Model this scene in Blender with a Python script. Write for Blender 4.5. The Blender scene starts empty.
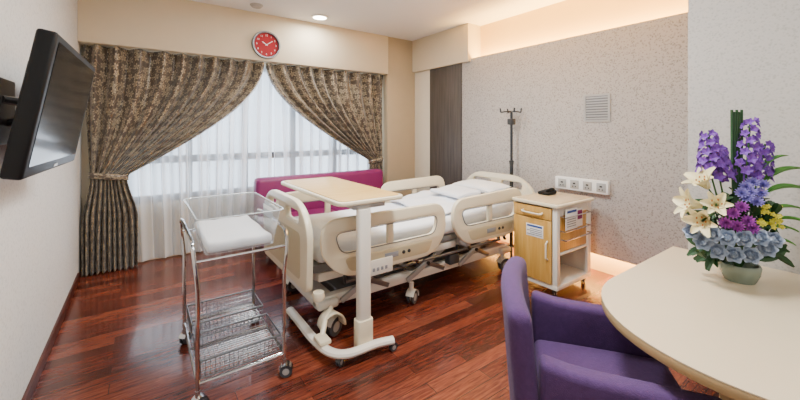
import bpy, bmesh, math, random
from mathutils import Vector, Matrix
random.seed(7)
pi=math.pi; sin=math.sin; cos=math.cos
scene=bpy.context.scene
COL=scene.collection

# ---------------------------------------------------------------- materials
def hexc(h):
    h=h.lstrip('#'); r=[int(h[i:i+2],16)/255 for i in (0,2,4)]
    return tuple([(c/12.92 if c<=.04045 else ((c+.055)/1.055)**2.4) for c in r]+[1])
def mat(name,col,rough=.5,metal=0,var=.06,scale=8,bump=0,bscale=60,coat=0,emit=0,spec=.5,sheen=0):
    m=bpy.data.materials.new(name); m.use_nodes=True
    nt=m.node_tree; p=nt.nodes['Principled BSDF']
    c=hexc(col)
    tc=nt.nodes.new('ShaderNodeTexCoord'); nz=nt.nodes.new('ShaderNodeTexNoise'); nz.inputs['Scale'].default_value=scale
    nt.links.new(tc.outputs['Object'],nz.inputs['Vector'])
    mx=nt.nodes.new('ShaderNodeMix'); mx.data_type='RGBA'
    mx.inputs[6].default_value=tuple([max(0,x*(1-var)) for x in c[:3]]+[1])
    mx.inputs[7].default_value=tuple([min(1,x*(1+var)) for x in c[:3]]+[1])
    nt.links.new(nz.outputs['Fac'],mx.inputs[0]); nt.links.new(mx.outputs[2],p.inputs['Base Color'])
    p.inputs['Roughness'].default_value=rough; p.inputs['Metallic'].default_value=metal
    p.inputs['Coat Weight'].default_value=coat
    p.inputs['Specular IOR Level'].default_value=spec
    if sheen: p.inputs['Sheen Weight'].default_value=sheen
    if emit:
        p.inputs['Emission Color'].default_value=c; p.inputs['Emission Strength'].default_value=emit
    if bump:
        n2=nt.nodes.new('ShaderNodeTexNoise'); n2.inputs['Scale'].default_value=bscale
        nt.links.new(tc.outputs['Object'],n2.inputs['Vector'])
        b=nt.nodes.new('ShaderNodeBump'); b.inputs['Strength'].default_value=bump; b.inputs['Distance'].default_value=.01
        nt.links.new(n2.outputs['Fac'],b.inputs['Height']); nt.links.new(b.outputs['Normal'],p.inputs['Normal'])
    return m
def ramp(nt,stops):
    r=nt.nodes.new('ShaderNodeValToRGB'); e=r.color_ramp.elements
    e[0].position,e[0].color=stops[0][0],stops[0][1]
    e[1].position,e[1].color=stops[-1][0],stops[-1][1]
    for s in stops[1:-1]:
        x=e.new(s[0]); x.color=s[1]
    return r

def wood_floor():
    m=bpy.data.materials.new('floor_wood'); m.use_nodes=True; nt=m.node_tree; p=nt.nodes['Principled BSDF']; L=nt.links.new
    tc=nt.nodes.new('ShaderNodeTexCoord')
    br=nt.nodes.new('ShaderNodeTexBrick'); br.inputs['Scale'].default_value=1
    br.inputs['Brick Width'].default_value=.9; br.inputs['Row Height'].default_value=.095; br.inputs['Mortar Size'].default_value=.0016
    br.inputs['Color1'].default_value=(0,0,0,1); br.inputs['Color2'].default_value=(1,1,1,1); br.inputs['Mortar'].default_value=(.1,.1,.1,1)
    br.offset=.37
    L(tc.outputs['Object'],br.inputs['Vector'])
    mp=nt.nodes.new('ShaderNodeMapping'); mp.inputs['Scale'].default_value=(3.0,34,1)
    L(tc.outputs['Object'],mp.inputs['Vector'])
    nz=nt.nodes.new('ShaderNodeTexNoise'); nz.inputs['Scale'].default_value=2.4; nz.inputs['Detail'].default_value=9; nz.inputs['Roughness'].default_value=.62; nz.inputs['Distortion'].default_value=.8
    L(mp.outputs['Vector'],nz.inputs['Vector'])
    ad=nt.nodes.new('ShaderNodeMath'); ad.operation='MULTIPLY_ADD'; ad.inputs[1].default_value=.28
    sc=nt.nodes.new('ShaderNodeMath'); sc.operation='MULTIPLY'; sc.inputs[1].default_value=.88
    L(nz.outputs['Fac'],sc.inputs[0]); L(br.outputs['Color'],ad.inputs[0]); L(sc.outputs[0],ad.inputs[2])
    r=ramp(nt,[(.30,hexc('#250e0a')),(.46,hexc('#4a1f16')),(.6,hexc('#652c1e')),(.85,hexc('#914b32'))])
    L(ad.outputs[0],r.inputs[0])
    mx=nt.nodes.new('ShaderNodeMix'); mx.data_type='RGBA'; mx.inputs[7].default_value=hexc('#180805')
    L(br.outputs['Fac'],mx.inputs[0]); L(r.outputs[0],mx.inputs[6]); L(mx.outputs[2],p.inputs['Base Color'])
    p.inputs['Roughness'].default_value=.26; p.inputs['Coat Weight'].default_value=.3; p.inputs['Coat Roughness'].default_value=.08
    return m
def wallpaper(name,c1,c2,scale,bump=.25):
    m=bpy.data.materials.new(name); m.use_nodes=True; nt=m.node_tree; p=nt.nodes['Principled BSDF']; L=nt.links.new
    tc=nt.nodes.new('ShaderNodeTexCoord'); v=nt.nodes.new('ShaderNodeTexVoronoi'); v.inputs['Scale'].default_value=scale
    nz=nt.nodes.new('ShaderNodeTexNoise'); nz.inputs['Scale'].default_value=scale*.8; nz.inputs['Detail'].default_value=5
    L(tc.outputs['Object'],nz.inputs['Vector'])
    L(tc.outputs['Object'],v.inputs['Vector'])
    ad=nt.nodes.new('ShaderNodeMath'); ad.operation='ADD'; L(v.outputs['Distance'],ad.inputs[0]); L(nz.outputs['Fac'],ad.inputs[1])
    r=ramp(nt,[(.6,hexc(c1)),(1.0,hexc(c2))]); L(ad.outputs[0],r.inputs[0]); L(r.outputs[0],p.inputs['Base Color'])
    b=nt.nodes.new('ShaderNodeBump'); b.inputs['Strength'].default_value=bump; b.inputs['Distance'].default_value=.003
    L(ad.outputs[0],b.inputs['Height']); L(b.outputs['Normal'],p.inputs['Normal'])
    p.inputs['Roughness'].default_value=.75
    return m
def damask():
    m=bpy.data.materials.new('damask_fabric'); m.use_nodes=True; nt=m.node_tree; p=nt.nodes['Principled BSDF']; L=nt.links.new
    def math_(op,a,b=None,c=None):
        n=nt.nodes.new('ShaderNodeMath'); n.operation=op
        for i,x in enumerate((a,b,c)):
            if x is None: continue
            if isinstance(x,(int,float)): n.inputs[i].default_value=x
            else: L(x,n.inputs[i])
        return n.outputs[0]
    uv=nt.nodes.new('ShaderNodeUVMap')
    mp=nt.nodes.new('ShaderNodeMapping'); mp.inputs['Scale'].default_value=(11,11,1); L(uv.outputs[0],mp.inputs['Vector'])
    v=nt.nodes.new('ShaderNodeTexVoronoi'); v.voronoi_dimensions='2D'; v.inputs['Scale'].default_value=1.0; v.inputs['Randomness'].default_value=.5; L(mp.outputs['Vector'],v.inputs['Vector'])
    sb=nt.nodes.new('ShaderNodeVectorMath'); sb.operation='SUBTRACT'; L(mp.outputs['Vector'],sb.inputs[0]); L(v.outputs['Position'],sb.inputs[1])
    sx=nt.nodes.new('ShaderNodeSeparateXYZ'); L(sb.outputs[0],sx.inputs[0])
    ang=math_('ARCTAN2',sx.outputs[1],sx.outputs[0])
    sc=nt.nodes.new('ShaderNodeSeparateColor'); L(v.outputs['Color'],sc.inputs[0])
    ph=math_('MULTIPLY_ADD',sc.outputs[0],6.28,0.0)
    c5=math_('COSINE',math_('MULTIPLY_ADD',ang,5.0,ph))
    rad=math_('MULTIPLY_ADD',c5,.13,.30)
    q=math_('DIVIDE',v.outputs['Distance'],rad)
    r=ramp(nt,[(.0,hexc('#a89a80')),(.2,hexc('#a6977d')),(.27,hexc('#4b3e34')),(.38,hexc('#54463a')),(.46,hexc('#a39479')),(.9,hexc('#b8aa8f')),(1.0,hexc('#4f4338'))])
    L(q,r.inputs[0])
    nz=nt.nodes.new('ShaderNodeTexNoise'); nz.noise_dimensions='2D'; nz.inputs['Scale'].default_value=12; nz.inputs['Detail'].default_value=1; nz.inputs['Distortion'].default_value=1.2; L(uv.outputs[0],nz.inputs['Vector'])
    ab=math_('ABSOLUTE',math_('SUBTRACT',nz.outputs['Fac'],.5))
    vine=math_('LESS_THAN',ab,.03)
    outside=math_('GREATER_THAN',q,1.12)
    f=math_('MULTIPLY',vine,outside)
    mx=nt.nodes.new('ShaderNodeMix'); mx.data_type='RGBA'; mx.inputs[7].default_value=hexc('#9a8b72')
    L(f,mx.inputs[0]); L(r.outputs[0],mx.inputs[6]); L(mx.outputs[2],p.inputs['Base Color'])
    p.inputs['Roughness'].default_value=.33; p.inputs['Sheen Weight'].default_value=.3
    return m
def sheer_mat():
    m=bpy.data.materials.new('sheer_voile'); m.use_nodes=True; nt=m.node_tree; L=nt.links.new
    for n in list(nt.nodes): nt.nodes.remove(n)
    out=nt.nodes.new('ShaderNodeOutputMaterial')
    d=nt.nodes.new('ShaderNodeBsdfDiffuse'); d.inputs[0].default_value=(.88,.88,.88,1)
    t=nt.nodes.new('ShaderNodeBsdfTranslucent'); t.inputs[0].default_value=(.55,.61,.68,1)
    tr=nt.nodes.new('ShaderNodeBsdfTransparent')
    a=nt.nodes.new('ShaderNodeMixShader'); a.inputs[0].default_value=.3; L(d.outputs[0],a.inputs[1]); L(t.outputs[0],a.inputs[2])
    lw=nt.nodes.new('ShaderNodeLayerWeight'); lw.inputs[0].default_value=.5
    mr=nt.nodes.new('ShaderNodeMapRange'); mr.inputs[1].default_value=0; mr.inputs[2].default_value=.4; mr.inputs[3].default_value=.38; mr.inputs[4].default_value=.98
    L(lw.outputs['Facing'],mr.inputs[0])
    b=nt.nodes.new('ShaderNodeMixShader'); L(mr.outputs[0],b.inputs[0]); L(tr.outputs[0],b.inputs[1]); L(a.outputs[0],b.inputs[2])
    L(b.outputs[0],out.inputs[0])
    return m
def clear_mat():
    m=bpy.data.materials.new('clear_acrylic'); m.use_nodes=True; nt=m.node_tree; L=nt.links.new
    for n in list(nt.nodes): nt.nodes.remove(n)
    out=nt.nodes.new('ShaderNodeOutputMaterial')
    g=nt.nodes.new('ShaderNodeBsdfGlossy'); g.inputs['Roughness'].default_value=.05; g.inputs[0].default_value=(.95,.98,1,1)
    d=nt.nodes.new('ShaderNodeBsdfDiffuse'); d.inputs[0].default_value=(.85,.9,.93,1)
    g2=nt.nodes.new('ShaderNodeMixShader'); g2.inputs[0].default_value=.35; L(g.outputs[0],g2.inputs[1]); L(d.outputs[0],g2.inputs[2])
    tr=nt.nodes.new('ShaderNodeBsdfTransparent'); tr.inputs[0].default_value=(.84,.87,.90,1)
    lw=nt.nodes.new('ShaderNodeLayerWeight'); lw.inputs[0].default_value=.3
    mr=nt.nodes.new('ShaderNodeMapRange'); mr.inputs[3].default_value=.15; mr.inputs[4].default_value=.65
    L(lw.outputs['Facing'],mr.inputs[0])
    b=nt.nodes.new('ShaderNodeMixShader'); L(mr.outputs[0],b.inputs[0]); L(tr.outputs[0],b.inputs[1]); L(g2.outputs[0],b.inputs[2]); L(b.outputs[0],out.inputs[0])
    return m
def grain(name,c1,c2,sc=(2,30,30),rough=.35):
    m=bpy.data.materials.new(name); m.use_nodes=True; nt=m.node_tree; p=nt.nodes['Principled BSDF']; L=nt.links.new
    tc=nt.nodes.new('ShaderNodeTexCoord'); mp=nt.nodes.new('ShaderNodeMapping'); mp.inputs['Scale'].default_value=sc
    nz=nt.nodes.new('ShaderNodeTexNoise'); nz.inputs['Scale'].default_value=1.5; nz.inputs['Detail'].default_value=6
    L(tc.outputs['Object'],mp.inputs[0]); L(mp.outputs[0],nz.inputs[0])
    r=ramp(nt,[(.3,hexc(c1)),(.7,hexc(c2))]); L(nz.outputs['Fac'],r.inputs[0]); L(r.outputs[0],p.inputs['Base Color']); p.inputs['Roughness'].default_value=rough
    return m

M={}
M['floor']=wood_floor()
M['paper']=wallpaper('greige_wallpaper','#918b85','#bab5b0',62,.25)
M['leftwall']=wallpaper('pale_wallpaper','#c8c6c1','#d8d6d1',60,.12)
M['pillarwall']=wallpaper('stone_wallpaper','#aba8a2','#bdb9b3',80,.12)
M['soffit']=mat('beige_paint','#dccfb4',.7,var=.02)
M['tan']=mat('shaded_tan','#b8a78a',.6,var=.04)  # darker tan puts the shade of this wall section into its colour
M['cream_panel']=mat('cream_laminate','#e0d6c2',.5,var=.03)
M['covewall']=mat('cove_glow_tint','#edcf90',.7,var=.02)  # yellowed base colour carries part of the warm cove glow
M['ceiling']=mat('ceiling_paint','#f1f1f0',.8,var=.01)
M['darkpanel']=grain('dark_laminate','#3f3a37','#5a534e',(30,30,1.5),.5)
M['trim']=grain('baseboard_wood','#3a160e','#5c2517',(3,3,30),.4)
M['damask']=damask(); M['sheer']=sheer_mat(); M['clear']=clear_mat()
M['alu']=mat('window_frame','#26292c',.4,.3)
M['cream']=mat('cream_plastic','#e6dcc0',.35,var=.02,coat=.2)
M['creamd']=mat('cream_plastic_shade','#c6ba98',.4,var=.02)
M['ivory']=mat('ivory_powder_coat','#e9e5da',.35,var=.02,coat=.2)
M['linen']=mat('white_linen','#edf1f8',.8,var=.02,bump=.3,bscale=14)
M['pillow']=mat('pillow_cotton','#f4f5f6',.8,var=.02,bump=.3,bscale=10)
M['maple']=grain('maple_laminate','#d6ab5c','#e4c07a',(3,25,25),.35)
M['mapled']=grain('maple_door','#c0903f','#d6aa5c',(25,25,2),.35)
M['oaktop']=grain('pale_oak_laminate','#c9b28c','#d8c49f',(3,20,20),.3)
M['chrome']=mat('chrome_steel','#c8cacc',.15,1,var=.03)
M['wire']=mat('wire_steel','#76797c',.3,.9)
M['steel']=mat('grey_steel','#7c7e82',.35,.7)
M['iron']=mat('dark_steel','#3f4246',.35,.6)
M['wgrey']=mat('light_grey_metal','#b2b2b0',.4,.2)
M['mgrey']=mat('mid_grey_plastic','#747576',.5)
M['dgrey']=mat('dark_grey_plastic','#333436',.5)
M['black']=mat('black_plastic','#0d0e10',.45,spec=.25)
M['screen']=mat('screen_glass','#0a0b0d',.12,spec=.3)
M['rubber']=mat('grey_rubber','#3f4045',.7)
M['purple']=mat('plum_fabric','#4c3062',.9,var=.24,scale=60,bump=.3,bscale=260,sheen=.08)
M['magenta']=mat('magenta_leather','#7d1c5c',.5,var=.08)
M['red']=mat('clock_red','#9c0d1a',.4,var=.03,spec=.2)
M['white']=mat('white_plastic','#f2f2f0',.4,var=.02)
M['blue']=mat('blue_print','#2c4f9a',.5)
M['greyprint']=mat('grey_print','#8b8f96',.5)
M['tabletop']=mat('cream_laminate_table','#dccbab',.3,var=.02,coat=.1)
M['tableedge']=mat('tan_table_edge','#b1966c',.4)
M['woodleg']=grain('dark_wood_leg','#2d1a12','#47291b',(10,10,2))
M['glow']=mat('lamp_glow','#fff4df',.5,emit=25)
M['ceramic']=mat('vase_ceramic','#7c8a7c',.2,coat=.4)
M['stem']=mat('stem_green','#2f5a26',.6,var=.2,scale=30)
M['leaf']=mat('leaf_green','#4f8f35',.5,var=.3,scale=15)
M['leafd']=mat('dark_leaf_green','#234b28',.5,var=.3,scale=15)
M['lily']=mat('lily_petal','#f2e7b8',.5,var=.05)
M['anther']=mat('lily_anther','#a8651d',.6)
M['rose']=mat('pale_blue_petal','#ccd8ea',.6,var=.06,scale=30)
M['rosed']=mat('blue_grey_petal','#b3c3dc',.6,var=.06,scale=30)
M['mum']=mat('magenta_petal','#a347ad',.6,var=.2,scale=30)
M['lav']=mat('lavender_petal','#9288d2',.6,var=.2,scale=30)
M['delph']=mat('deep_purple_petal','#7440a8',.6,var=.35,scale=40)
M['yellow']=mat('yellow_petal','#cfc83a',.6,var=.1)
M['rimclear']=mat('acrylic_rim','#d2dce0',.15,0,coat=.5)

# ---------------------------------------------------------------- builder
def bez(pts,n=8,closed=False):
    P=[Vector(p) for p in pts]; out=[]; N=len(P)
    rng=range(N if closed else N-1)
    for i in rng:
        p0=P[(i-1)%N] if (closed or i>0) else P[0]*2-P[1]
        p1=P[i]; p2=P[(i+1)%N]
        p3=P[(i+2)%N] if (closed or i+2<N) else P[-1]*2-P[-2]
        for k in range(n):
            t=k/n
            out.append(.5*((2*p1)+(p2-p0)*t+(2*p0-5*p1+4*p2-p3)*t*t+(3*p1-p0-3*p2+p3)*t**3))
    if not closed: out.append(P[-1])
    return out
def rcorner(pts,r,n=5):
    out=[]; N=len(pts)
    for i in range(N):
        a=Vector(pts[i-1]); b=Vector(pts[i]); c=Vector(pts[(i+1)%N])
        rr=r[i] if isinstance(r,(list,tuple)) else r
        da=(a-b); dc=(c-b); ra=min(rr,da.length*.49); rc=min(rr,dc.length*.49)
        p=b+da.normalized()*ra; q=b+dc.normalized()*rc
        for k in range(n+1):
            t=k/n; out.append(tuple((1-t)**2*p+2*t*(1-t)*b+t*t*q))
    return out
def rrect(x0,x1,y0,y1,r,n=5):
    return rcorner([(x0,y0),(x1,y0),(x1,y1),(x0,y1)],r,n)
PXZ=Matrix(((1,0,0,0),(0,0,-1,0),(0,1,0,0),(0,0,0,1)))
PYZ=Matrix(((0,0,1,0),(1,0,0,0),(0,1,0,0),(0,0,0,1)))
class B:
    def __init__(s): s.bm=bmesh.new(); s.mats=[]; s.mi=0; s.uv=s.bm.loops.layers.uv.new('UVMap')
    def m(s,k):
        x=M[k]
        if x not in s.mats: s.mats.append(x)
        s.mi=s.mats.index(x); return s
    def merge(s,t,X=None):
        vm={}
        for v in t.verts: vm[v]=s.bm.verts.new((X@v.co) if X else v.co)
        for f in t.faces:
            try:
                nf=s.bm.faces.new([vm[v] for v in f.verts]); nf.material_index=s.mi; nf.smooth=True
            except ValueError: pass
        t.free(); return s
    def box(s,x0,x1,y0,y1,z0,z1,r=0,seg=2,cuts=0,warp=None,X=None):
        t=bmesh.new(); bmesh.ops.create_cube(t,size=1)
        for v in t.verts: v.co=Vector(((x0+x1)/2+v.co.x*(x1-x0),(y0+y1)/2+v.co.y*(y1-y0),(z0+z1)/2+v.co.z*(z1-z0)))
        if r: bmesh.ops.bevel(t,geom=t.edges[:],offset=min(r,.49*min(x1-x0,y1-y0,z1-z0)),segments=seg,profile=.5,affect='EDGES')
        if cuts:
            L=[e for e in t.edges if e.calc_length()>.6*min(x1-x0,y1-y0,z1-z0) and e.calc_length()>.04]
            bmesh.ops.subdivide_edges(t,edges=L,cuts=cuts,use_grid_fill=True)
        if warp:
            for v in t.verts: v.co=Vector(warp(v.co.x,v.co.y,v.co.z))
        return s.merge(t,X)
    def tube(s,pts,r,n=8,closed=False,X=None,flat=1):
        P=[Vector(p) for p in pts]; N=len(P); t=bmesh.new(); rings=[]
        up=None
        for i in range(N):
            if closed: T=(P[(i+1)%N]-P[i-1]).normalized()
            else: T=(P[min(i+1,N-1)]-P[max(i-1,0)]).normalized()
            if up is None:
                a=Vector((0,0,1)) if abs(T.z)<.9 else Vector((1,0,0))
                up=(a-T*a.dot(T)).normalized()
            else: up=(up-T*up.dot(T)).normalized()
            sd=T.cross(up); rr=r[i] if isinstance(r,(list,tuple)) else r
            rings.append([t.verts.new(P[i]+(up*sin(2*pi*k/n)*flat+sd*cos(2*pi*k/n))*rr) for k in range(n)])
        for i in range(N if closed else N-1):
            a=rings[i]; b=rings[(i+1)%N]
            for k in range(n): t.faces.new((a[k],a[(k+1)%n],b[(k+1)%n],b[k]))
        if not closed:
            t.faces.new(rings[0][::-1]); t.faces.new(rings[-1])
        return s.merge(t,X)
    def lathe(s,prof,c=(0,0,0),n=24,axis='Z',X=None):
        t=bmesh.new(); rings=[]
        ring=prof[0]==prof[-1]
        for (r,z) in prof:
            rings.append([t.verts.new((r*cos(2*pi*k/n),r*sin(2*pi*k/n),z)) for k in range(n)])
        for a,b in zip(rings,rings[1:]):
            for k in range(n): t.faces.new((a[k],a[(k+1)%n],b[(k+1)%n],b[k]))
        if not ring:
            if prof[0][0]>1e-5: t.faces.new(rings[0][::-1])
            if prof[-1][0]>1e-5: t.faces.new(rings[-1])
        bmesh.ops.remove_doubles(t,verts=t.verts[:],dist=1e-6)
        R={'Z':Matrix.Identity(4),'X':Matrix.Rotation(pi/2,4,'Y'),'Y':Matrix.Rotation(-pi/2,4,'X')}[axis]
        A=Matrix.Translation(c)@R
        return s.merge(t,(X@A) if X else A)
    def grid(s,f,nu,nv,uvs=(1,1),X=None,closed=False):
        V=[[s.bm.verts.new((X@Vector(f(i/nu,j/nv))) if X else f(i/nu,j/nv)) for j in range(nv+1)] for i in range(nu+1)]
        for i in range(nu):
            for j in range(nv):
                fc=s.bm.faces.new((V[i][j],V[i+1][j],V[i+1][j+1],V[i][j+1])); fc.material_index=s.mi; fc.smooth=True
                for lp,(a,b) in zip(fc.loops,((i,j),(i+1,j),(i+1,j+1),(i,j+1))): lp[s.uv].uv=(a/nu*uvs[0],b/nv*uvs[1])
        return s
    def curve(s,loops,th,bev=0,X=None):
        cu=bpy.data.curves.new('tmp','CURVE'); cu.dimensions='2D'; cu.fill_mode='BOTH'
        for lp in loops:
            sp=cu.splines.new('POLY'); sp.points.add(len(lp)-1); sp.use_cyclic_u=True
            for p,q in zip(sp.points,lp): p.co=(q[0],q[1],0,1)
        cu.extrude=max(th/2-bev,0); cu.bevel_depth=bev; cu.bevel_resolution=1; cu.offset=-bev
        return s._conv(cu,X)
    def text(s,body,size,th=.001,X=None):
        cu=bpy.data.curves.new('tmp','FONT'); cu.body=body; cu.size=size; cu.extrude=th; cu.align_x='CENTER'; cu.align_y='CENTER'
        return s._conv(cu,X)
    def _conv(s,cu,X):
        o=bpy.data.objects.new('tmp',cu); COL.objects.link(o); dg=bpy.context.evaluated_depsgraph_get(); dg.update()
        me=bpy.data.meshes.new_from_object(o.evaluated_get(dg)); t=bmesh.new(); t.from_mesh(me)
        bmesh.ops.remove_doubles(t,verts=t.verts[:],dist=1e-5)
        bpy.data.objects.remove(o); bpy.data.meshes.remove(me); bpy.data.curves.remove(cu)
        return s.merge(t,X)
    def done(s,name,parent=None,label=None,cat=None,group=None,kind=None,sharp=35,solid=0):
        bm=s.bm
        if not solid: bmesh.ops.recalc_face_normals(bm,faces=bm.faces[:])
        xs=[v.co for v in bm.verts]
        lo=Vector([min(v[i] for v in xs) for i in range(3)]); hi=Vector([max(v[i] for v in xs) for i in range(3)])
        c=(lo+hi)/2; c.z=lo.z
        for v in bm.verts: v.co-=c
        me=bpy.data.meshes.new(name); bm.to_mesh(me); bm.free()
        for x in s.mats: me.materials.append(x)
        me.set_sharp_from_angle(angle=math.radians(sharp))
        o=bpy.data.objects.new(name,me); COL.objects.link(o)
        if parent is not None:
            o.parent=parent
            # parts are built in their root's frame (world axes or the rotated local frame)
            if parent.type=='EMPTY' and not parent.get('_w'): o.location=c
            else: o.location=c-Vector(parent['_wl'])
            o['_w']=parent.get('_w',1)
        else:
            o.location=c; o['_w']=1
        o['_wl']=tuple(c)
        if solid:
            md=o.modifiers.new('thickness','SOLIDIFY'); md.thickness=solid; md.offset=0
        tag(o,label,cat,group,kind)
        return o
def tag(o,label=None,cat=None,group=None,kind=None):
    if label:o['label']=label
    if cat:o['category']=cat
    if group:o['group']=group
    if kind:o['kind']=kind
def root(name,loc,label,cat,rot=None,group=None):
    o=bpy.data.objects.new(name,None); o.empty_display_size=.1; COL.objects.link(o); o.location=loc
    if rot is not None: o.rotation_euler=(0,0,rot); o['_w']=0
    else: o['_w']=1
    o['_wl']=tuple(loc)
    tag(o,label,cat,group); return o
def struct(b,name,label=None): return b.done(name,label=label or None,kind='structure')
def at(x,y,z,R=None): return Matrix.Translation((x,y,z))@(R if R else Matrix.Identity(4))

# ---------------------------------------------------------------- room shell
XL=-.494; XR=3.6; XS=3.80; YW=4.58; YB=4.95; ZC=2.87; YF=-1.6; XP=2.6; YP=.728
b=B().m('floor'); b.box(XL-.1,XS+.1,YF-.1,YB+.1,-.08,0); o=struct(b,'floor')
b=B().m('ceiling'); b.box(XL-.1,XS+.1,YF-.1,YB+.1,ZC,ZC+.08); struct(b,'ceiling')
b=B().m('leftwall'); b.box(XL-.1,XL,YF-.1,YB+.1,0,ZC); struct(b,'wall_left')
b=B().m('covewall'); b.box(XS,XS+.1,YP,YB+.1,0,ZC); struct(b,'wall_right')
b=B().m('pillarwall'); b.box(XP,XS+.1,YF-.1,YP,0,ZC); struct(b,'wall_entry')
b=B().m('leftwall'); b.box(XL,XP,YF-.1,YF,0,ZC); struct(b,'wall_front')
wx0,wx1,wz0,wz1=-.2,2.98,.62,2.25
b=B().m('soffit'); b.box(XL,wx0,YB-.1,YB+.1,0,ZC); b.box(wx1,XS,YB-.1,YB+.1,0,ZC); b.box(wx0,wx1,YB-.1,YB+.1,0,wz0); b.box(wx0,wx1,YB-.1,YB+.1,wz1,ZC); struct(b,'wall_back')
b=B().m('soffit'); b.box(XL,3.07,YW,YB-.1,2.29,ZC,.004); struct(b,'trim_1')
b=B().m('tan'); b.box(3.07,XS,4.6,YB-.1,0,ZC,.004); struct(b,'trim_2')
b=B().m('paper'); b.box(XR,XR+.03,YP,3.54,.23,2.40,.002); struct(b,'trim_3')
b=B().m('soffit'); b.box(XR-.05,XS,3.38,4.6,2.36,ZC,.003); struct(b,'trim_4')
b=B().m('cream_panel'); b.box(XR,XS,4.22,4.6,0,2.36,.003); struct(b,'trim_5')
b=B().m('darkpanel'); b.box(XR-.01,XS,3.545,4.215,0,2.36,.003); struct(b,'trim_6')
b=B().m('trim'); b.box(XL,XL+.015,YF,YW,0,.08,.003); struct(b,'baseboard_left')
b=B().m('alu')
for z in (wz0,1.06,wz1-.05): b.box(wx0,wx1,YB-.06,YB,z,z+.085,.004)
n=5
for i in range(n+1):
    x=wx0+(wx1-wx0-.07)*i/n; b.box(x,x+.07,YB-.06,YB,wz0+.055,wz1-.05,.004)
struct(b,'window_1')

# ---------------------------------------------------------------- curtains
def drape(name,xt0,xt1,xi0,xi1,zt,xb0,xb1,flip,label):
    ztop=2.285; folds=10
    def f(u,v):
        z=ztop*(1-v)+.012*v
        if z>=zt:
            t=(z-zt)/(ztop-zt); g=sin(pi/2*t)
            xt=xt0+(xt1-xt0)*u; xi=xi0+(xi1-xi0)*u
            x=xi+(xt-xi)*g
            amp=.022+.042*t
            sag=.05*sin(pi*t)*u
        else:
            t=(zt-z)/zt; g=min(1,t*2.2); g=g*g*(3-2*g)
            xi=xi0+(xi1-xi0)*u; xb=xb0+(xb1-xb0)*u
            x=xi+(xb-xi)*g; amp=.022+.024*g; sag=0
        ph=2*pi*folds*u+.8*sin(5*v+u*7)+.9*sin(11*u)
        y=4.686+amp*sin(ph)+.006*sin(ph*2.3+v*9)-sag
        return (x,y,z)
    b=B().m('damask'); b.grid(f,320,70,(2.6,2.3))
    c=b.done(name,label=label,cat='curtain',group='patterned drapes at the window',solid=.004,sharp=80)
    t=B().m('damask'); cx=(xi0+xi1)/2; w=abs(xi1-xi0)/2+.015
    def tb(u,v):
        a=2*pi*u; return (cx+w*cos(a),4.69+.055*sin(a),zt-.03+.06*v+.02*cos(a)*flip)
    t.grid(tb,24,2,(.6,.1)); t.done('tieback',c,solid=.005)
    return c
drape('curtain',-.46,1.252,-.41,-.12,.97,-.47,-.03,-1,'brown and beige patterned drape tied back against the wall')
drape('curtain',3.045,1.268,3.03,2.80,.97,3.045,2.72,1,'brown and beige patterned drape tied back beside the sofa')
for x0,x1,ph,lb in ((-.28,1.40,0,'white translucent voile curtain behind the wall side drape'),(1.41,3.03,2,'white translucent voile curtain hanging behind the sofa')):
    b=B().m('sheer')
    def sh(u,v):
        x=x0+(x1-x0)*u; z=2.28-2.262*v
        w=2*pi*10*u+1.5*sin(1.6*v+7*u+ph)+.6*sin(19*u)
        s_=sin(w)
        return (x+.012*sin(2*w),4.805+.04*s_+.005*sin(3.1*w),z)
    b.grid(sh,300,24,(3,2)); b.done('sheer_curtain',label=lb,cat='curtain',sharp=180,group='voile curtains at the window')

# ---------------------------------------------------------------- clock
cz=2.485; cx=1.25
cr=root('wall_clock',(cx,YW-.001,cz-.168),'round red wall clock with white numerals above the drapes','clock')
CX=at(cx,YW-.001,cz,Matrix.Rotation(pi/2,4,'X'))
b=B().m('steel'); b.lathe([(.143,0),(.168,0),(.172,.02),(.165,.045),(.150,.045),(.143,.03),(.143,0)],(0,0,0),48,'Z',CX); b.done('rim',cr)
b=B().m('red'); b.lathe([(0,.01),(.1425,.01),(.1425,.024),(0,.024)],(0,0,0),48,'Z',CX); b.done('dial',cr)
for k in range(12):
    b=B().m('white')
    a=pi/2-2*pi*(k+1)/12
    b.text(str(k+1),.032,.0008,at(cx+.115*cos(a),YW-.0275,cz+.115*sin(a))@PXZ)
    b.done('numeral',cr)
for nm,a,l,w in (('hour_hand',pi/2-2*pi*(10.15/12),.06,.004),('minute_hand',pi/2-2*pi*(9/60),.09,.003)):
    b=B().m('white'); b.box(-.015,l,-w,w,0,.002,0,X=at(cx,YW-.029-(.003 if nm[0]=='m' else 0),cz)@PXZ@Matrix.Rotation(a,4,'Z')); b.done(nm,cr)

# ---------------------------------------------------------------- ceiling fittings
def downlight(x,y,r):
    d=root('downlight',(x,y,ZC-.02),'round recessed ceiling downlight, lit','lamp')
    b=B().m('white'); b.lathe([(r*.78,0),(r,0),(r,.018),(r*.78,.018),(r*.78,0)],(x,y,ZC-.018),28); b.done('ring',d)
    b=B().m('glow'); b.lathe([(0,0),(r*.77,0),(r*.77,.012),(0,.012)],(x,y,ZC-.018),28); b.done('lens',d)
downlight(1.83,4.28,.105)
b=B().m('wgrey'); b.lathe([(0,0),(.05,0),(.07,.02),(.07,.03),(0,.03)],(1.07,4.3,ZC-.03),24); b.done('smoke_detector',label='small grey round detector on the ceiling',cat='smoke detector')

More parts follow.
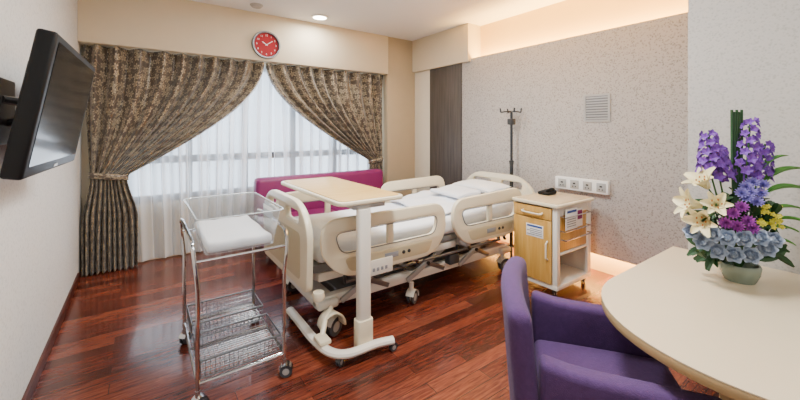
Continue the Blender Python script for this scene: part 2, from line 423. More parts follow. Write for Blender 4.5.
# ---------------------------------------------------------------- television
tv=root('television',(XL+.003,2.24,1.525),'black flat television tilted down on a wall bracket','television',rot=0)
tilt=math.radians(10)
X=Matrix.Translation((.217,0,.01))@Matrix.Rotation(-math.radians(2),4,'Z')@Matrix.Rotation(tilt,4,'Y')
b=B().m('black'); b.box(-.06,0,-.46,.46,-.27,.27,.012,3,X=X); b.box(-.09,-.06,-.34,.34,-.17,.17,.014,3,X=X); b.done('housing',tv)
b=B().m('screen'); b.box(0,.002,-.425,.425,-.225,.24,X=X); b.done('screen',tv,label='dark glossy switched-off screen')
b=B().m('wgrey'); b.box(0,.003,-.03,.03,-.257,-.245,X=X); b.done('badge',tv)
b=B().m('steel'); b.box(0,.02,-.14,.14,-.14,.14,.004); b.box(.105,.125,-.12,.12,-.12,.12,.004)
b.tube([(.015,-.05,.05),(.07,.03,.04),(.12,0,.03)],.018,8); b.tube([(.015,.05,-.05),(.07,-.03,-.04),(.12,0,-.03)],.018,8); b.done('wall_bracket',tv)

# ---------------------------------------------------------------- wall vent
vr=root('wall_vent',(XR-.002,1.725,1.52),'small white louvred vent on the patterned wall','vent')
b=B().m('wgrey')
b.curve([rrect(1.60,1.85,1.52,1.79,.006,2),rrect(1.62,1.83,1.54,1.77,.004,2)],.012,0,X=Matrix.Translation((XR-.008,0,0))@PYZ)
b.done('frame',vr)
b=B().m('steel'); b.box(XR-.004,XR-.001,1.62,1.83,1.54,1.77); b.done('backplate',vr)
for i in range(9):
    z=1.552+i*.0255; b=B().m('wgrey'); b.box(XR-.012,XR-.005,1.622,1.828,z-.007,z+.007,.001); b.done('louvre',vr)

# ---------------------------------------------------------------- bedhead trunking
sr=root('socket_panel',(XR-.03,1.85,.83),'white wall trunking with sockets above the bedside cabinet','socket panel')
b=B().m('white'); b.box(XR-.055,XR-.001,1.60,2.13,.83,.955,.006); b.done('trunking',sr)
for i in range(4):
    y=1.66+i*.13
    b=B().m('wgrey'); b.box(XR-.062,XR-.055,y-.043,y+.043,.85,.935,.003)
    b.m('dgrey'); b.box(XR-.066,XR-.062,y-.012,y+.012,.895,.91,.001); b.box(XR-.066,XR-.062,y-.02,y-.008,.868,.878,.001); b.box(XR-.066,XR-.062,y+.008,y+.02,.868,.878,.001)
    b.done('socket',sr)
# ---------------------------------------------------------------- sofa
so=root('sofa',(1.96,4.15,0),'magenta leather sofa bench below the window','sofa')
b=B().m('magenta'); b.box(1.08,2.84,4.34,4.52,.25,.87,.05,3); b.done('backrest',so)
for i in range(2):
    x0=1.08+i*.88; b=B().m('magenta'); b.box(x0+.003,x0+.877,3.78,4.335,.3,.45,.04,3); b.done('seat_cushion',so)
b=B().m('magenta'); b.box(1.1,2.82,3.82,4.33,.12,.298,.02); b.done('base',so)
for x in (1.2,2.7):
    for y in (3.9,4.3):
        b=B().m('chrome'); b.lathe([(.02,0),(.025,.122)],(x,y,0),12); b.done('leg',so)

# ---------------------------------------------------------------- casters
def caster(parent,x,y,r=.06,h=.16,ang=0,m='rubber',hood='ivory',name='caster'):
    R=Matrix.Translation((x,y,0))@Matrix.Rotation(ang,4,'Z')
    b=B().m(m)
    for s in (-1,1):
        b.lathe([(r*.55,-r*.18),(r*.92,-r*.18),(r,-r*.08),(r,r*.08),(r*.92,r*.18),(r*.55,r*.18),(r*.55,-r*.18)],(0,0,0),22,'Z',R@at(.3*r,s*r*.36,r,Matrix.Rotation(pi/2,4,'X')))
    b.m('wgrey'); b.lathe([(0,-.56*r),(r*.6,-.5*r),(r*.6,.5*r),(0,.56*r)],(0,0,0),16,'Z',R@at(.3*r,0,r,Matrix.Rotation(pi/2,4,'X')))
    b.m(hood)
    def hd(u,v):
        a=-.2+u*(pi*.95); yy=(v-.5)*r*1.3
        return (.3*r+cos(a)*r*1.12,yy,r+sin(a)*r*1.12)
    b.grid(hd,10,2,X=R)
    b.lathe([(.3*r,r*2.0),(.34*r,r*2.05),(.34*r,h)],(0,0,0),12,'Z',R)
    return b.done(name,parent,solid=0)

# ---------------------------------------------------------------- hospital bed
bed=root('hospital_bed',(2.1,2.77,0),'cream adjustable hospital bed with raised side rails','bed')
Y0,Y1=2.26,3.29
o=rcorner([(2.27,.36),(3.28,.36),(3.30,.80),(3.12,.95),(2.43,.95),(2.25,.80)],[.06,.06,.12,.14,.14,.12],6)
b=B().m('cream'); b.curve([o,rrect(2.42,2.70,.80,.88,.04),rrect(2.85,3.13,.80,.88,.04)],.05,.014,X=Matrix.Translation((.9,0,0))@PYZ)
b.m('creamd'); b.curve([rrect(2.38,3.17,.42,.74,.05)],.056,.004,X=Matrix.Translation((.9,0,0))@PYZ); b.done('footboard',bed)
b=B().m('cream'); b.curve([rcorner([(2.28,.5),(3.27,.5),(3.29,.78),(3.1,.93),(2.45,.93),(2.26,.78)],[.06,.06,.1,.12,.12,.1],6),rrect(2.42,2.7,.78,.86,.035),rrect(2.85,3.13,.78,.86,.035)],.045,.012,X=Matrix.Translation((3.40,0,0))@PYZ); b.done('headboard',bed)
def rail(x0,x1,y,hi0,hi1,s,name='side_rail'):
    w=x1-x0
    o=rcorner([(x0+.16,.44),(x1-.14,.44),(x1,.60),(x1-.02,hi1),(x0+.02,hi0),(x0,.62)],[.12,.12,.1,.13,.13,.1],6)
    h=[rcorner([(x0+.15,.61),(x1-.13,.61),(x1-.095,.755),(x0+.095,.755)],[.06,.06,.07,.07])]
    b=B().m('cream'); b.curve([o]+h,.045,.014,X=Matrix.Translation((0,y,0))@PXZ)
    b.box(x0+w*.5-.028,x0+w*.5+.028,y-.015,y+.015,.60,.765,.008)
    r=b.done(name,bed)
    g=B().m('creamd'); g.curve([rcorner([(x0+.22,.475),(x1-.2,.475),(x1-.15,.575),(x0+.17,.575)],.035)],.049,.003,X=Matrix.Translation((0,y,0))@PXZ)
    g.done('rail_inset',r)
    q=B().m('mgrey'); q.tube([(p[0],y-.021,p[1]) for p in h[0]],.004,5,closed=True); q.done('grip_seal',r)
    if s>0:
        q=B().m('greyprint'); q.box(x0+w*.5-.06,x0+w*.5+.06,y-.0275,y-.0248,.505,.545,.001); q.done('angle_gauge',r)
        for k in range(2):
            q=B().m('dgrey'); q.lathe([(0,0),(.014,0),(.012,.006),(0,.006)],(0,0,0),14,'Z',at(x0+w*.5+.11+k*.05,y-.0245,.525,Matrix.Rotation(pi/2,4,'X')))
            q.done('release_button',r)
    return r
rail(.94,2.05,Y0-.05,.85,.85,1); rail(2.12,3.08,Y0-.05,.85,.88,1); rail(.98,2.03,Y1+.04,.86,.86,-1); rail(2.12,3.08,Y1+.04,.86,.88,-1)
for x in (1.25,1.75,2.35,2.85):
    for y,s in ((Y0-.028,1),(Y1+.02,-1)):
        b=B().m('wgrey'); b.box(x-.03,x+.03,min(y+.002*s,y+.13*s),max(y+.002*s,y+.13*s),.41,.48,.008); b.m('iron'); b.tube([(x,y+.05*s,.46),(x+.08,y+.06*s,.36)],.014,8); b.done('rail_bracket',bed)
b=B().m('ivory'); b.box(1.22,1.50,Y0-.085,Y0-.073,.41,.52,.012); b.m('blue'); b.box(1.24,1.30,Y0-.088,Y0-.085,.475,.50,.002); b.m('greyprint')
for i in range(4): b.box(1.325+i*.035,1.345+i*.035,Y0-.088,Y0-.085,.44,.465,.002)
b.done('control_panel',bed,label='white control panel with blue and grey buttons')
b=B().m('mgrey'); b.box(.96,3.36,2.35,3.20,.45,.51,.012); b.done('mattress_deck',bed)
b=B().m('ivory')
for y in (2.36,3.13): b.box(1.0,3.3,y,y+.06,.38,.445,.01)
for x in (1.0,1.75,2.5,3.24): b.box(x,x+.06,2.42,3.13,.37,.44,.008)
b.done('upper_frame',bed)
b=B().m('ivory')
for y in (2.40,3.06): b.box(1.0,3.1,y,y+.07,.17,.25,.014)
b.box(1.0,1.16,2.36,3.18,.17,.235,.02,3); b.box(2.96,3.12,2.36,3.18,.17,.235,.02,3); b.box(1.9,1.98,2.48,3.06,.175,.225,.01); b.done('base_frame',bed)
b=B().m('mgrey'); b.box(1.2,1.85,2.49,3.04,.13,.24,.02); b.box(2.1,2.9,2.49,3.04,.13,.24,.02); b.done('base_cover',bed)
for xx in (1.40,2.0,2.6):
    for y in (2.372,3.135):
        for sg in (-1,1):
            b=B().m('steel' if sg>0 else 'wgrey'); b.box(-.24,.24,y,y+.024,-.02,.02,.005,X=Matrix.Translation((xx,(.026 if sg>0 else 0),.30))@Matrix.Rotation(.45*sg,4,'Y')); b.done('lift_arm',bed)
for x in (1.40,2.0,2.6):
    b=B().m('iron'); b.tube([(x,2.36,.30),(x,3.17,.30)],.016,10); b.done('pivot_rod',bed)
b=B().m('iron'); b.tube([(1.5,2.77,.28),(2.15,2.77,.34)],.03,12); b.done('actuator',bed)
b=B().m('iron'); b.tube([(2.2,2.6,.28),(2.8,2.6,.36)],.028,12); b.done('actuator',bed)
b=B().m('steel'); b.tube([(1.2,2.335,.35),(2.9,2.335,.35)],.012,10); b.done('accessory_rail',bed)
for x in (1.2,1.77,2.33,2.9):
    b=B().m('iron'); b.box(x-.012,x+.012,2.335,2.362,.335,.40,.003); b.done('rail_hanger',bed)
b=B().m('ivory'); b.box(1.6,1.85,2.5,2.85,.242,.35,.03,3); b.done('motor_housing',bed)
b=B().m('ivory'); b.box(2.15,2.45,2.66,2.95,.242,.35,.03,3); b.done('motor_housing',bed)
b=B().m('dgrey'); b.box(2.22,2.34,2.33,2.40,.24,.33,.01); b.done('control_box',bed)
for x,y,a in ((1.08,2.33,.4),(1.08,3.18,.2),(3.0,2.38,-.3),(3.0,3.16,.3)): caster(bed,x,y,.065,.175,a)
caster(bed,1.82,2.37,.055,.18,.5)
for x,y in ((.94,2.22),(.94,3.33)):
    b=B().m('cream'); b.lathe([(0,0),(.035,.004),(.042,.03),(.035,.056),(0,.06)],(x,y,.33),20); b.done('bumper',bed)
b=B().m('cream')
def shr(u,v):
    a=pi*u; r=.085*(1-.15*v); return (1.06+cos(a)*r,2.235+.11*v,.10+sin(a)*r*1.15)
b.grid(shr,14,4); b.done('caster_shroud',bed,solid=.012)
b=B().m('cream'); b.tube([(1.08,2.33,.2),(1.0,2.25,.17),(.95,2.19,.10)],.018,8); b.box(.90,.98,2.10,2.22,.09,.12,.012); b.done('brake_pedal',bed)
b=B().m('dgrey'); b.tube(bez([(1.3,2.33,.45),(1.45,2.31,.33),(1.62,2.32,.38),(1.8,2.33,.30),(1.98,2.33,.40)],6),.008,6); b.done('cable',bed)
def mz(x): return .08*min(1,max(0,(x-2.1)/.9))**1.3
b=B().m('linen'); b.box(.98,3.34,2.33,3.22,.512,.66,.045,3,cuts=10,warp=lambda x,y,z:(x,y,z+((mz(x)+.004*sin(x*23+y*11)) if z>.59 else 0)))
b.done('mattress',label='white sheet-covered mattress on the hospital bed',cat='mattress')
def pillow(cx,cy,cz,lx,ly,h,name,label):
    b=B().m('pillow')
    def f(sg):
        def g(u,v):
            a=2*u-1; c=2*v-1
            e=max(0,(1-abs(a)**3))*max(0,(1-abs(c)**3)); w=1-.05*(1-abs(a)**2)*(abs(c)**3)
            k=1-.05*(1-abs(c)**2)*(abs(a)**3)
            z=sg*h/2*e**.45+ .004*sin(a*9+c*5)*e
            return (cx+a*lx/2*k,cy+c*ly/2*w,cz+z+.06*(a*lx/2))
        return g
    b.grid(f(1),20,20); b.grid(f(-1),20,20); bmesh.ops.remove_doubles(b.bm,verts=b.bm.verts[:],dist=1e-4)
    return b.done(name,label=label,cat='pillow',sharp=80)
pillow(3.13,2.80,.805,.36,.60,.09,'pillow','flat white pillow at the head of the bed')
b=B().m('linen')
def bl(u,v):
    y=2.38+.80*u; x=2.15+.62*v
    z=.672+mz(x)+.018+.008*sin(y*17+x*9)+.005*sin(x*31-y*13)
    return (x,y,z)
b.grid(bl,40,30); b.done('folded_blanket',label='white blanket folded across the mattress',cat='blanket',solid=.016,sharp=80)
b=B().m('linen'); b.box(2.55,2.88,2.55,3.0,.76,.80,.018,3,cuts=6,warp=lambda x,y,z:(x,y,z+.006*sin(x*20+y*9)+.05*(x-2.6))); b.done('folded_sheet',label='white bed sheet folded flat on the blanket',cat='bed sheet',sharp=60)

# ---------------------------------------------------------------- overbed table
ot=root('overbed_table',(1.17,2.03,0),'wheeled overbed table with pale maple top and cream column','overbed table')
b=B().m('cream'); b.curve([rrect(.98,1.49,2.0,3.18,.07,6)],.028,.009,X=Matrix.Translation((0,0,.98)))
b.done('tabletop',ot)
b=B().m('maple'); b.curve([rrect(1.005,1.465,2.025,3.155,.05,6)],.006,.002,X=Matrix.Translation((0,0,.996))); b.done('wood_inlay',ot)
b=B().m('wgrey'); b.box(1.09,1.33,2.02,2.6,.935,.965,.006); b.done('support_arm',ot)
b=B().m('ivory'); b.curve([rrect(1.12,1.21,1.995,2.055,.022,5)],.85,.003,X=Matrix.Translation((0,0,.51))); b.done('column',ot)
b=B().m('cream'); b.curve([rrect(1.108,1.222,1.983,2.067,.028,5)],.18,.006,X=Matrix.Translation((0,0,.14))); b.done('column_sleeve',ot)
b=B().m('ivory'); b.tube(bez([(1.34,1.94,.07),(1.22,1.97,.07),(1.04,1.98,.07),(.95,2.06,.07),(.92,2.25,.07),(.92,2.5,.07),(.92,2.72,.07)],6),.032,10,flat=.75)
b.done('base_bar',ot)
for x,y,a in ((1.33,1.94,0),(.98,2.0,.5),(.92,2.69,1)): caster(ot,x,y,.026,.06,a,'rubber','dgrey')

# ---------------------------------------------------------------- bassinet cart
bc=root('bassinet_cart',(.455,2.46,0),'chrome hospital bassinet trolley with clear tub and wire baskets','bassinet')
bx0,bx1,by0,by1=.235,.68,2.11,2.82
b=B().m('chrome')
for x,sg in ((bx0,-1),(bx1,1)):
    # one bent tube per side: up the near post, over the shoulder, along the tub and down the far post
    b.tube(bez([(x,by0,.10),(x,by0,.35),(x,by0-.004,.60),(x+.012*sg,by0-.006,.74),(x+.02*sg,by0+.03,.835),(x+.02*sg,by0+.12,.86),(x+.02*sg,(by0+by1)/2,.862),(x+.02*sg,by1-.12,.86),(x+.02*sg,by1-.03,.835),(x+.012*sg,by1+.006,.74),(x,by1+.004,.60),(x,by1,.35),(x,by1,.10)],6),.0105,10)
    b.tube([(x,by0,.14),(x,by1,.14)],.009,8)
for y in (by0,by1,(by0+by1)/2): b.tube([(bx0,y,.14),(bx1,y,.14)],.008,8)
for y in (by0+.0,by1): b.tube([(bx0-.01,y,.765),(bx1+.01,y,.765)],.008,8)
b.done('frame',bc)
def basket(x0,x1,y0,y1,z0,z1):
    b=B().m('wire')
    for z,r in ((z1,.006),(z0,.004)): b.tube([(x0,y0,z),(x1,y0,z),(x1,y1,z),(x0,y1,z)],r,6,closed=True)
    for k in (.33,.66):
        z=z0+(z1-z0)*k; b.tube([(x0,y0,z),(x1,y0,z),(x1,y1,z),(x0,y1,z)],.0015,4,closed=True)
    nx=int((x1-x0)/.022); ny=int((y1-y0)/.022)
    for i in range(nx+1):
        x=x0+(x1-x0)*i/nx; b.tube([(x,y0,z1),(x,y0,z0),(x,y1,z0),(x,y1,z1)],.0014,4)
    for i in range(ny+1):
        y=y0+(y1-y0)*i/ny; b.tube([(x0,y,z1),(x0,y,z0),(x1,y,z0),(x1,y,z1)],.0014,4)
    return b.done('wire_basket',bc)
basket(bx0+.015,bx1-.015,by0+.015,2.42,.152,.242); basket(bx0+.015,bx1-.015,2.51,by1-.015,.17,.26)
b=B().m('clear')
def ring(z,ins,r=.05): return [Vector((p[0],p[1],z)) for p in rrect(bx0+ins,bx1-ins,by0+ins,by1-ins,r,5)]
rings=[ring(.978,-.005),ring(.973,.006),ring(.775,.04)]
vs=[[b.bm.verts.new(p) for p in r] for r in rings]
for a,c in zip(vs,vs[1:]):
    for k in range(len(a)):
        f=b.bm.faces.new((a[k],a[(k+1)%len(a)],c[(k+1)%len(a)],c[k])); f.smooth=True
b.bm.faces.new(vs[-1])
b.done('tub',bc,label='clear acrylic tub',sharp=50)
b=B().m('rimclear'); b.tube([tuple(p) for p in ring(.979,-.005)],.003,6,closed=True); b.done('tub_rim',bc)
b=B().m('white'); b.box(bx1-.014,bx1-.011,2.3,2.5,.88,.95,.001); b.m('blue'); b.box(bx1-.011,bx1-.010,2.31,2.49,.93,.945); b.done('name_card',bc)
for x,y,a in ((bx0,by0,.3),(bx1,by0,-.4),(bx0,by1,.8),(bx1,by1,0)): caster(bc,x,y,.036,.105,a,'rubber','chrome')
b=B().m('pillow'); b.box(bx0+.05,bx1-.05,by0+.05,by1-.05,.778,.83,.02,3,cuts=5,warp=lambda x,y,z:(x,y,z+(.004*sin(x*40+y*21) if z>.81 else 0))); b.done('baby_mattress',label='small white mattress lying in the clear bassinet tub',cat='mattress')

# ---------------------------------------------------------------- bedside cabinet
bcab=root('bedside_cabinet',(3.17,1.91,0),'cream and maple bedside cabinet on castors beside the bed','cabinet')
cx0,cx1,cy0,cy1=2.86,3.43,1.70,2.13
b=B().m('ivory')
b.box(cx0,cx1,cy1-.025,cy1,.07,.775,.004); b.box(cx1-.02,cx1,cy0,cy1-.025,.07,.775,.004); b.box(cx0,cx1-.02,cy0,cy1-.025,.07,.11,.004)
b.box(cx0,cx0+.05,cy0,cy0+.045,.11,.775,.006); b.box(cx1-.06,cx1-.02,cy0,cy0+.03,.11,.775,.006)
b.box(cx0+.05,cx1-.06,cy0+.004,cy0+.03,.70,.775,.004); b.box(cx0+.05,cx1-.06,cy0+.004,cy1-.03,.36,.38,.004)
b.done('body',bcab)
b=B().m('cream'); b.curve([rrect(cx0-.03,cx1+.03,cy0-.03,cy1+.02,.04,5)],.03,.01,X=Matrix.Translation((0,0,.792))); b.m('oaktop'); b.curve([rrect(cx0,cx1,cy0,cy1-.01,.03,5)],.006,.001,X=Matrix.Translation((0,0,.809))); b.done('worktop',bcab)
b=B().m('mapled'); b.box(cx0-.014,cx0-.001,cy0+.046,cy1-.004,.66,.765,.005); dr=b.done('drawer',bcab)
b=B().m('cream'); b.tube(bez([(cx0-.012,cy0+.13,.715),(cx0-.04,cy0+.14,.705),(cx0-.04,cy1-.12,.705),(cx0-.012,cy1-.11,.715)],5),.008,8); b.done('handle',dr)
b=B().m('mapled'); b.box(cx0-.014,cx0-.001,cy0+.046,cy1-.004,.115,.655,.005); dd=b.done('door',bcab)
b=B().m('cream'); b.tube([(cx0-.014,cy0+.08,.32),(cx0-.04,cy0+.08,.34),(cx0-.04,cy0+.08,.46),(cx0-.014,cy0+.08,.48)],.008,8); b.done('handle',dd)
b=B().m('white'); b.box(cx0-.0165,cx0-.0142,cy0+.12,cy0+.29,.49,.60,.0005); b.m('blue'); b.box(cx0-.018,cx0-.0165,cy0+.13,cy0+.28,.575,.592)
b.m('greyprint')
for i in range(4): b.box(cx0-.018,cx0-.0165,cy0+.13,cy0+.28-.03*(i%2),.505+i*.016,.512+i*.016)
b.done('label_plate',dd,label='white paper label with blue header')
b=B().m('mapled'); b.box(cx0+.052,cx1-.062,cy0+.012,cy0+.024,.385,.70,.003); b.done('side_panel',bcab,label='maple side panel')
b=B().m('chrome'); b.tube([(cx0+.07,cy0+.01,.70),(cx0+.07,cy0-.035,.69),(cx1-.08,cy0-.035,.69),(cx1-.08,cy0+.01,.70)],.005,8); b.tube([(cx0+.07,cy0+.01,.57),(cx0+.07,cy0-.035,.57),(cx1-.08,cy0-.035,.57),(cx1-.08,cy0+.01,.57)],.005,8); b.done('paper_holder',bcab)
b=B().m('white'); b.box(cx0+.10,cx0+.29,cy0-.022,cy0-.016,.575,.755,.001); b.m('blue'); b.box(cx0+.12,cx0+.27,cy0-.0235,cy0-.022,.72,.74); b.m('greyprint')
for i in range(5): b.box(cx0+.12,cx0+.26,cy0-.0235,cy0-.022,.60+i*.02,.607+i*.02)
b.done('leaflet',bcab)
b=B().m('white'); b.box(cx0+.24,cx0+.40,cy0-.010,cy0-.004,.575,.735,.001); b.m('magenta'); b.box(cx0+.30,cx0+.39,cy0-.0115,cy0-.010,.64,.72); b.done('leaflet',bcab)
b=B().m('chrome'); b.tube([(cx0+.06,cy0-.002,.50),(cx0+.06,cy0-.045,.50),(cx1-.07,cy0-.045,.50),(cx1-.07,cy0-.002,.50)],.007,8); b.done('towel_rail',bcab)
for x in (cx0+.05,cx1-.05):
    for y in (cy0+.05,cy1-.05): caster(bcab,x,y,.026,.072,.3,'rubber','dgrey')
ph=root('telephone',(3.22,2.03,.812),'small low black desk telephone standing on the bedside cabinet','telephone')
b=B().m('black'); b.box(3.15,3.30,1.96,2.08,.813,.84,.012,3,warp=lambda x,y,z:(x,y,z+(.015*(x-3.13)/.18 if z>.83 else 0))); b.done('base',ph)
b=B().m('black'); b.tube(bez([(3.17,1.985,.85),(3.20,1.985,.862),(3.25,1.985,.866),(3.28,1.985,.86)],5),.013,10); b.done('handset',ph)

# ---------------------------------------------------------------- IV pole
iv=root('drip_stand',(3.49,2.64,0),'steel intravenous drip pole with hooks behind the bed head','drip stand')
b=B().m('iron'); b.tube([(3.49,2.64,.08),(3.49,2.64,1.05)],.02,10); b.tube([(3.49,2.64,1.05),(3.49,2.64,1.66)],.015,10); b.lathe([(.02,0),(.03,.05),(.014,.06)],(3.49,2.64,1.03),12); b.done('pole',iv)
b=B().m('iron')
for a in (0.9,0.9+pi,0.9+pi/2,0.9-pi/2):
    q=.75 if cos(a)>0 else 1
    c,s_=cos(a)*q,sin(a); b.tube(bez([(3.49,2.64,1.655),(3.49+.08*c,2.64+.08*s_,1.65),(3.49+.12*c,2.64+.12*s_,1.645),(3.49+.125*c,2.64+.125*s_,1.67),(3.49+.13*c,2.64+.13*s_,1.69)],4),.009,6)
b.done('hook',iv)
b=B().m('dgrey'); b.box(3.46,3.52,2.60,2.68,1.50,1.57,.01); b.done('clamp',iv)
b=B().m('iron')
for k in range(4):
    a=k*pi/2+.2; c,s_=cos(a)*.45,sin(a); b.tube([(3.49,2.64,.1),(3.49+.13*c,2.64+.2*s_,.06),(3.49+.14*c,2.64+.22*s_,.0)],.012,8)
b.done('foot',iv)

# ---------------------------------------------------------------- table with rounded end
tb=root('desk_table',(1.97,.3,0),'cream laminate table with a rounded end against the wall','table')
def stad(r,off=0):
    cxx,cyy=1.82,.3; out=[(XP-.002,cyy-r),(XP-.002,cyy+r)]
    for k in range(33):
        a=pi/2+pi*k/32; out.append((cxx+r*cos(a),cyy+r*sin(a)))
    return out
b=B().m('tabletop'); b.curve([stad(.50)],.004,0,X=Matrix.Translation((0,0,.742)))
b.m('tableedge'); b.curve([stad(.50)],.034,.003,X=Matrix.Translation((0,0,.723))); b.done('tabletop',tb)
b=B().m('tableedge'); b.box(2.2,2.26,.1,.5,.0,.706,.01); b.done('pedestal',tb)

# ---------------------------------------------------------------- armchair
ang=math.atan2(-.8,.6)
ch=root('armchair',(1.475,.735,0),'plum purple fabric armchair pulled up to the table','armchair',rot=ang)
b=B().m('purple')
def bw(x,y,z):
    t=(z-.2)/.64; return (x-.05*t+.40*y*y, y*(1+.02*t), z-(.30*y*y if z>.6 else 0))
b.box(-.30,-.215,-.305,.305,.16,.835,.038,4,cuts=7,warp=bw); b.done('backrest',ch)
for s in (-1,1):
    b=B().m('purple'); y0,y1=(.225,.31) if s>0 else (-.31,-.225)
    b.box(-.21,.34,y0,y1,.14,.63,.026,4,cuts=6,warp=lambda x,y,z:(x,y,z-(.02*(x+.2)/.5 if z>.4 else 0)+(.02*math.exp(-((x+.21)/.08)**2) if z>.4 else 0))); b.done('armrest',ch)
b=B().m('purple'); b.box(-.205,.335,-.222,.222,.30,.455,.035,4,cuts=4,warp=lambda x,y,z:(x,y,z+(.012*cos(x*5)*cos(y*6) if z>.43 else 0))); b.done('seat_cushion',ch)
b=B().m('purple'); b.box(-.2,.325,-.22,.22,.15,.295,.01); b.done('seat_base',ch)
for x in (-.2,.28):
    for y in (-.26,.26): b=B().m('woodleg'); b.lathe([(.014,0),(.022,.145)],(x,y,0),10); b.done('leg',ch)

# ---------------------------------------------------------------- flower arrangement
VX,VY=2.27,.44; RX,RY=.812,-.5835; DX,DY=.982,.19
VZ=.744
fa=root('flower_arrangement',(VX,VY,VZ),'bouquet of lilies, blue roses and purple flowers in a vase','flower arrangement')
def W(s,z,d=0):
    k=1+d/2.31
    return Vector((VX+s*k*RX+d*DX,VY+s*k*RY+d*DY,1.45+(z-1.45)*k))
def petal(b,X,length,width,th0,curl,cup=.2,n=6,nu=4):
    pts=[];x=0;z=0
    for k in range(n+1):
        t=k/n; a=th0+curl*t
        pts.append((x,z,a)); x+=cos(a)*length/n; z+=sin(a)*length/n
    def f(u,v):
        k=min(n,int(round(v*n))); px,pz,a=pts[k]; t=v
        w=width*(sin(pi*min(1,max(0,t*.86+.08)))**.8); c=(2*u-1)
        lift=cup*w*c*c
        return (px-sin(a)*lift, c*w/2, pz+cos(a)*lift)
    b.grid(f,nu,n,X=X)
def orient(p,d):
    d=Vector(d).normalized(); return Matrix.Translation(p)@d.to_track_quat('Z','Y').to_matrix().to_4x4()
CAM=Vector((-.95,-.2,.25))
def outward(p,c=None):
    c=c or Vector((VX,VY,.88)); return (p-c).normalized()
b=B().m('ceramic'); b.lathe([(0,.0),(.055,0),(.06,.01),(.072,.04),(.076,.07),(.072,.08),(.066,.08),(.055,.04),(0,.03)],(VX,VY,VZ),32); b.done('vase',fa)
b=B().m('leafd')
for k in range(190):
    s=random.uniform(-.19,.18); z=random.uniform(.83,1.16-abs(s)*.4); d=random.uniform(-.09,.11)
    p=W(s,z,d); o=outward(p); petal(b,orient(p-o*.03,o)@Matrix.Rotation(random.uniform(0,6),4,'Z'),.09,.034,.9,-.6,.2,4,2)
b.done('foliage',fa)
b=B().m('stem')
for k in range(24):
    s=random.uniform(-.15,.15); p=W(s,random.uniform(.95,1.12),random.uniform(-.06,.08)); b.tube([(VX+s*.1,VY,.80),tuple(p)],.003,5)
b.done('stem',fa)
def rose(p,r):
    b=B(); X=orient(p,outward(p)*.5+CAM)
    for L,(n,th,ln,wd,cu,z0) in enumerate([(6,.2,1.1,1.15,.8,-.1),(6,.6,1.05,1.05,.9,.0),(5,.95,.95,.9,.8,.15),(4,1.15,.8,.75,.75,.3),(3,1.3,.65,.6,.7,.4)]):
        b.m('rose' if L%2==0 else 'rosed')
        for k in range(n): petal(b,X@Matrix.Translation((0,0,z0*r))@Matrix.Rotation(2*pi*k/n+L*.7,4,'Z')@Matrix.Translation((.05*r,0,0)),ln*r,wd*r,th,cu,.35,6,4)
    b.m('rosed'); b.lathe([(0,-.15*r),(r*.35,0),(r*.38,.3*r),(r*.2,.7*r),(0,r*.8)],(0,0,0),12,'Z',X)
    b.done('rose',fa)
for s,z,d in [(-.215,.97,-.07),(-.165,.92,-.10),(-.10,.88,-.14),(-.025,.865,-.16),(.05,.862,-.16),(.12,.89,-.13),(-.125,.955,-.14),(-.055,.94,-.17),(.02,.937,-.18),(.09,.94,-.16),(.15,.93,-.12)]:
    rose(W(s,z,d),.040)
def lily(p,dr,r):
    b=B().m('lily'); X=orient(p,dr)
    for k in range(6): petal(b,X@Matrix.Rotation(2*pi*k/6,4,'Z'),r,r*(.48 if k%2 else .36),1.2,-.85,.3,8,4)
    b.m('stem'); b.tube([tuple(X@Vector((0,0,-.05))),tuple(X@Vector((0,0,.05)))],.003,6)
    for k in range(5):
        a=2*pi*k/5; q=X@Vector((.018*cos(a),.018*sin(a),.06)); b.m('lily'); b.tube([tuple(X@Vector((0,0,.0))),tuple(q)],.0013,4); b.m('anther'); b.tube([tuple(q+Vector((0,0,-.004))),tuple(q+Vector((0,0,.004)))],.003,6)
    b.done('lily',fa)
lily(W(-.145,1.17,-.06),(-.5,.3,.7),.11); lily(W(-.175,1.09,-.07),(-.7,.8,.2),.115); lily(W(-.145,1.04,-.12),(-.9,.2,-.2),.105); lily(W(-.11,1.09,-.11),(-.8,-.2,.3),.085)
def mum(p,r,mt,name):
    b=B().m(mt); X=orient(p,outward(p)*.5+CAM)
    for L in range(4):
        n=12-2*L
        for k in range(n): petal(b,X@Matrix.Rotation(2*pi*k/n+L*.4,4,'Z'),r*(1-.16*L),r*.42,.15+.35*L,.4,.3,3,2)
    b.done(name,fa)
for s,z,d in [(-.065,1.01,-.15),(-.01,.995,-.16),(.04,1.02,-.14),(-.03,1.055,-.13),(.06,.985,-.15),(.01,1.085,-.12)]: mum(W(s,z,d),.028,'mum','chrysanthemum')
for s,z,d in [(.03,1.13,-.1),(.08,1.11,-.11),(.05,1.155,-.09),(.10,1.15,-.08),(.01,1.15,-.09),(.11,1.19,-.05),(.06,1.20,-.06),(.03,1.18,-.07)]: mum(W(s,z,d),.028,'lav','lavender_bloom')
def spike(s,z0,z1,d,lean,n=34):
    b=B().m('stem'); p0=W(s*.4,.95,d*.3); p1=W(s+lean,z1,d); b.tube([tuple(p0),tuple(W(s,z0,d)),tuple(p1)],.004,6)
    b.m('delph')
    for k in range(n):
        t=k/n; c=W(s,z0,d).lerp(p1,t); a=k*2.4; R=.042*(1-.5*t)
        dr=Vector((cos(a),sin(a),.3)); q=c+dr*R; X=orient(q,dr)
        for j in range(5): petal(b,X@Matrix.Rotation(2*pi*j/5,4,'Z'),.026*(1-.3*t),.024*(1-.3*t),.5,-.4,.2,2,2)
    b.done('delphinium',fa)
spike(-.135,1.24,1.43,-.02,-.01); spike(.03,1.22,1.49,-.01,.02,40); spike(.08,1.20,1.38,.02,.04); spike(-.09,1.20,1.36,0,-.01)
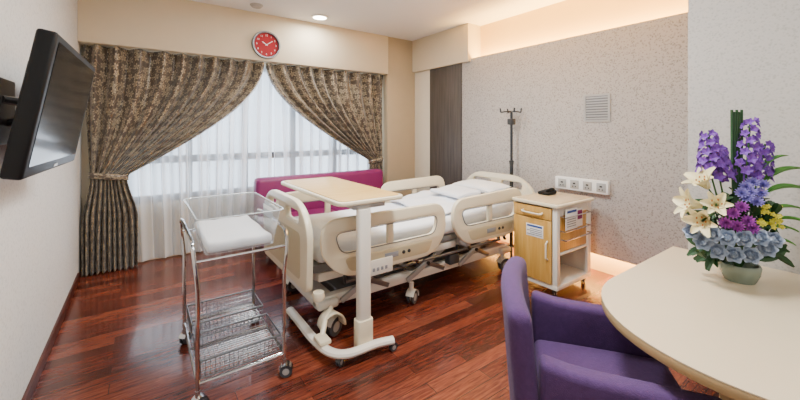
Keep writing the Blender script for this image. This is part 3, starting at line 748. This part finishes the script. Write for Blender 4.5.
for k in range(5):
    b=B().m('leafd'); s=-.035+k*.011; b.tube([tuple(W(s*.5,.85,0)),tuple(W(s,1.3,.02)),tuple(W(s*1.05,1.54-.01*(k%2),.02))],.0058,8); b.done('horsetail_stem',fa)
for k in range(26):
    b=B().m('yellow'); p=W(random.uniform(.09,.20),random.uniform(.98,1.09),random.uniform(-.14,-.07)); t=bmesh.new(); bmesh.ops.create_icosphere(t,subdivisions=1,radius=.006,matrix=Matrix.Translation(p)); b.merge(t)
    for j in range(5): petal(b,orient(p,CAM)@Matrix.Rotation(2*pi*j/5,4,'Z'),.011,.009,.3,-.2,.2,2,2)
    b.done('yellow_blossom',fa)
for s,z,dr,l in [(.12,1.2,(.5,-.6,.35),.17),(.13,1.15,(.55,-.6,.0),.18),(.14,1.06,(.5,-.6,.1),.13),(.13,.98,(.5,-.6,-.1),.12),(-.15,1.0,(-.7,.4,.2),.12),(.1,1.25,(.3,-.4,.6),.13),(.15,1.02,(.1,-.6,.0),.12),(.12,.93,(.1,-.6,-.1),.10)]:
    b=B().m('leaf'); p=W(s,z,-.02); a=math.atan2(dr[1],dr[0]); petal(b,Matrix.Translation(p)@Matrix.Rotation(a,4,'Z'),l,l*.33,.5+dr[2],-1.0,.3,8,4); b.done('leaf',fa)

# ---------------------------------------------------------------- lights
def area(name,loc,rot,sx,sy,power,col=(1,1,1)):
    l=bpy.data.lights.new(name,'AREA'); l.shape='RECTANGLE'; l.size=sx; l.size_y=sy; l.energy=power; l.color=col
    o=bpy.data.objects.new(name,l); COL.objects.link(o); o.location=loc; o.rotation_euler=rot; return o
area('ceiling_fill',(1.2,1.2,ZC-.02),(0,0,0),.5,.5,82,(1,.985,.96))  # added fill under the ceiling, out of view, no fitting modelled
area('ceiling_fill',(1.6,2.7,ZC-.02),(0,0,0),1.0,.2,60,(1,.985,.96))  # second added fill, just above the frame, to brighten the bed area
area('entry_fill',(.9,-.9,ZC-.05),(0,0,0),1.2,.6,24,(1,.985,.96))  # added fill behind the camera, unseen
area('cove_light',((XR+.03+XS)/2,2.1,2.30),(pi,0,0),.08,2.5,85,(1,.57,.15))
area('plinth_light',((XR+.03+XS)/2,2.1,.30),(0,0,0),.08,2.5,60,(1,.60,.25))
area('downlight_lamp',(1.83,4.28,ZC-.04),(0,0,0),.15,.15,16,(1,.95,.88))
area('daylight',(1.4,YB+.25,1.5),(-pi/2,0,0),3.2,1.7,120,(.85,.92,1))
w=bpy.data.worlds.new('world'); scene.world=w; w.use_nodes=True
bg=w.node_tree.nodes['Background']; bg.inputs[0].default_value=(.70,.84,1,1); bg.inputs[1].default_value=4.0

cam=bpy.data.cameras.new('camera'); co=bpy.data.objects.new('camera',cam); COL.objects.link(co)
co.location=(0,0,1.45); co.rotation_euler=(pi/2,0,-math.radians(35.7)); cam.sensor_width=36; cam.lens=16.2; cam.shift_y=-71/800; cam.clip_start=.02
scene.camera=co
for o in bpy.data.objects:
    for k in ('_w','_wl'):
        if k in o: del o[k]
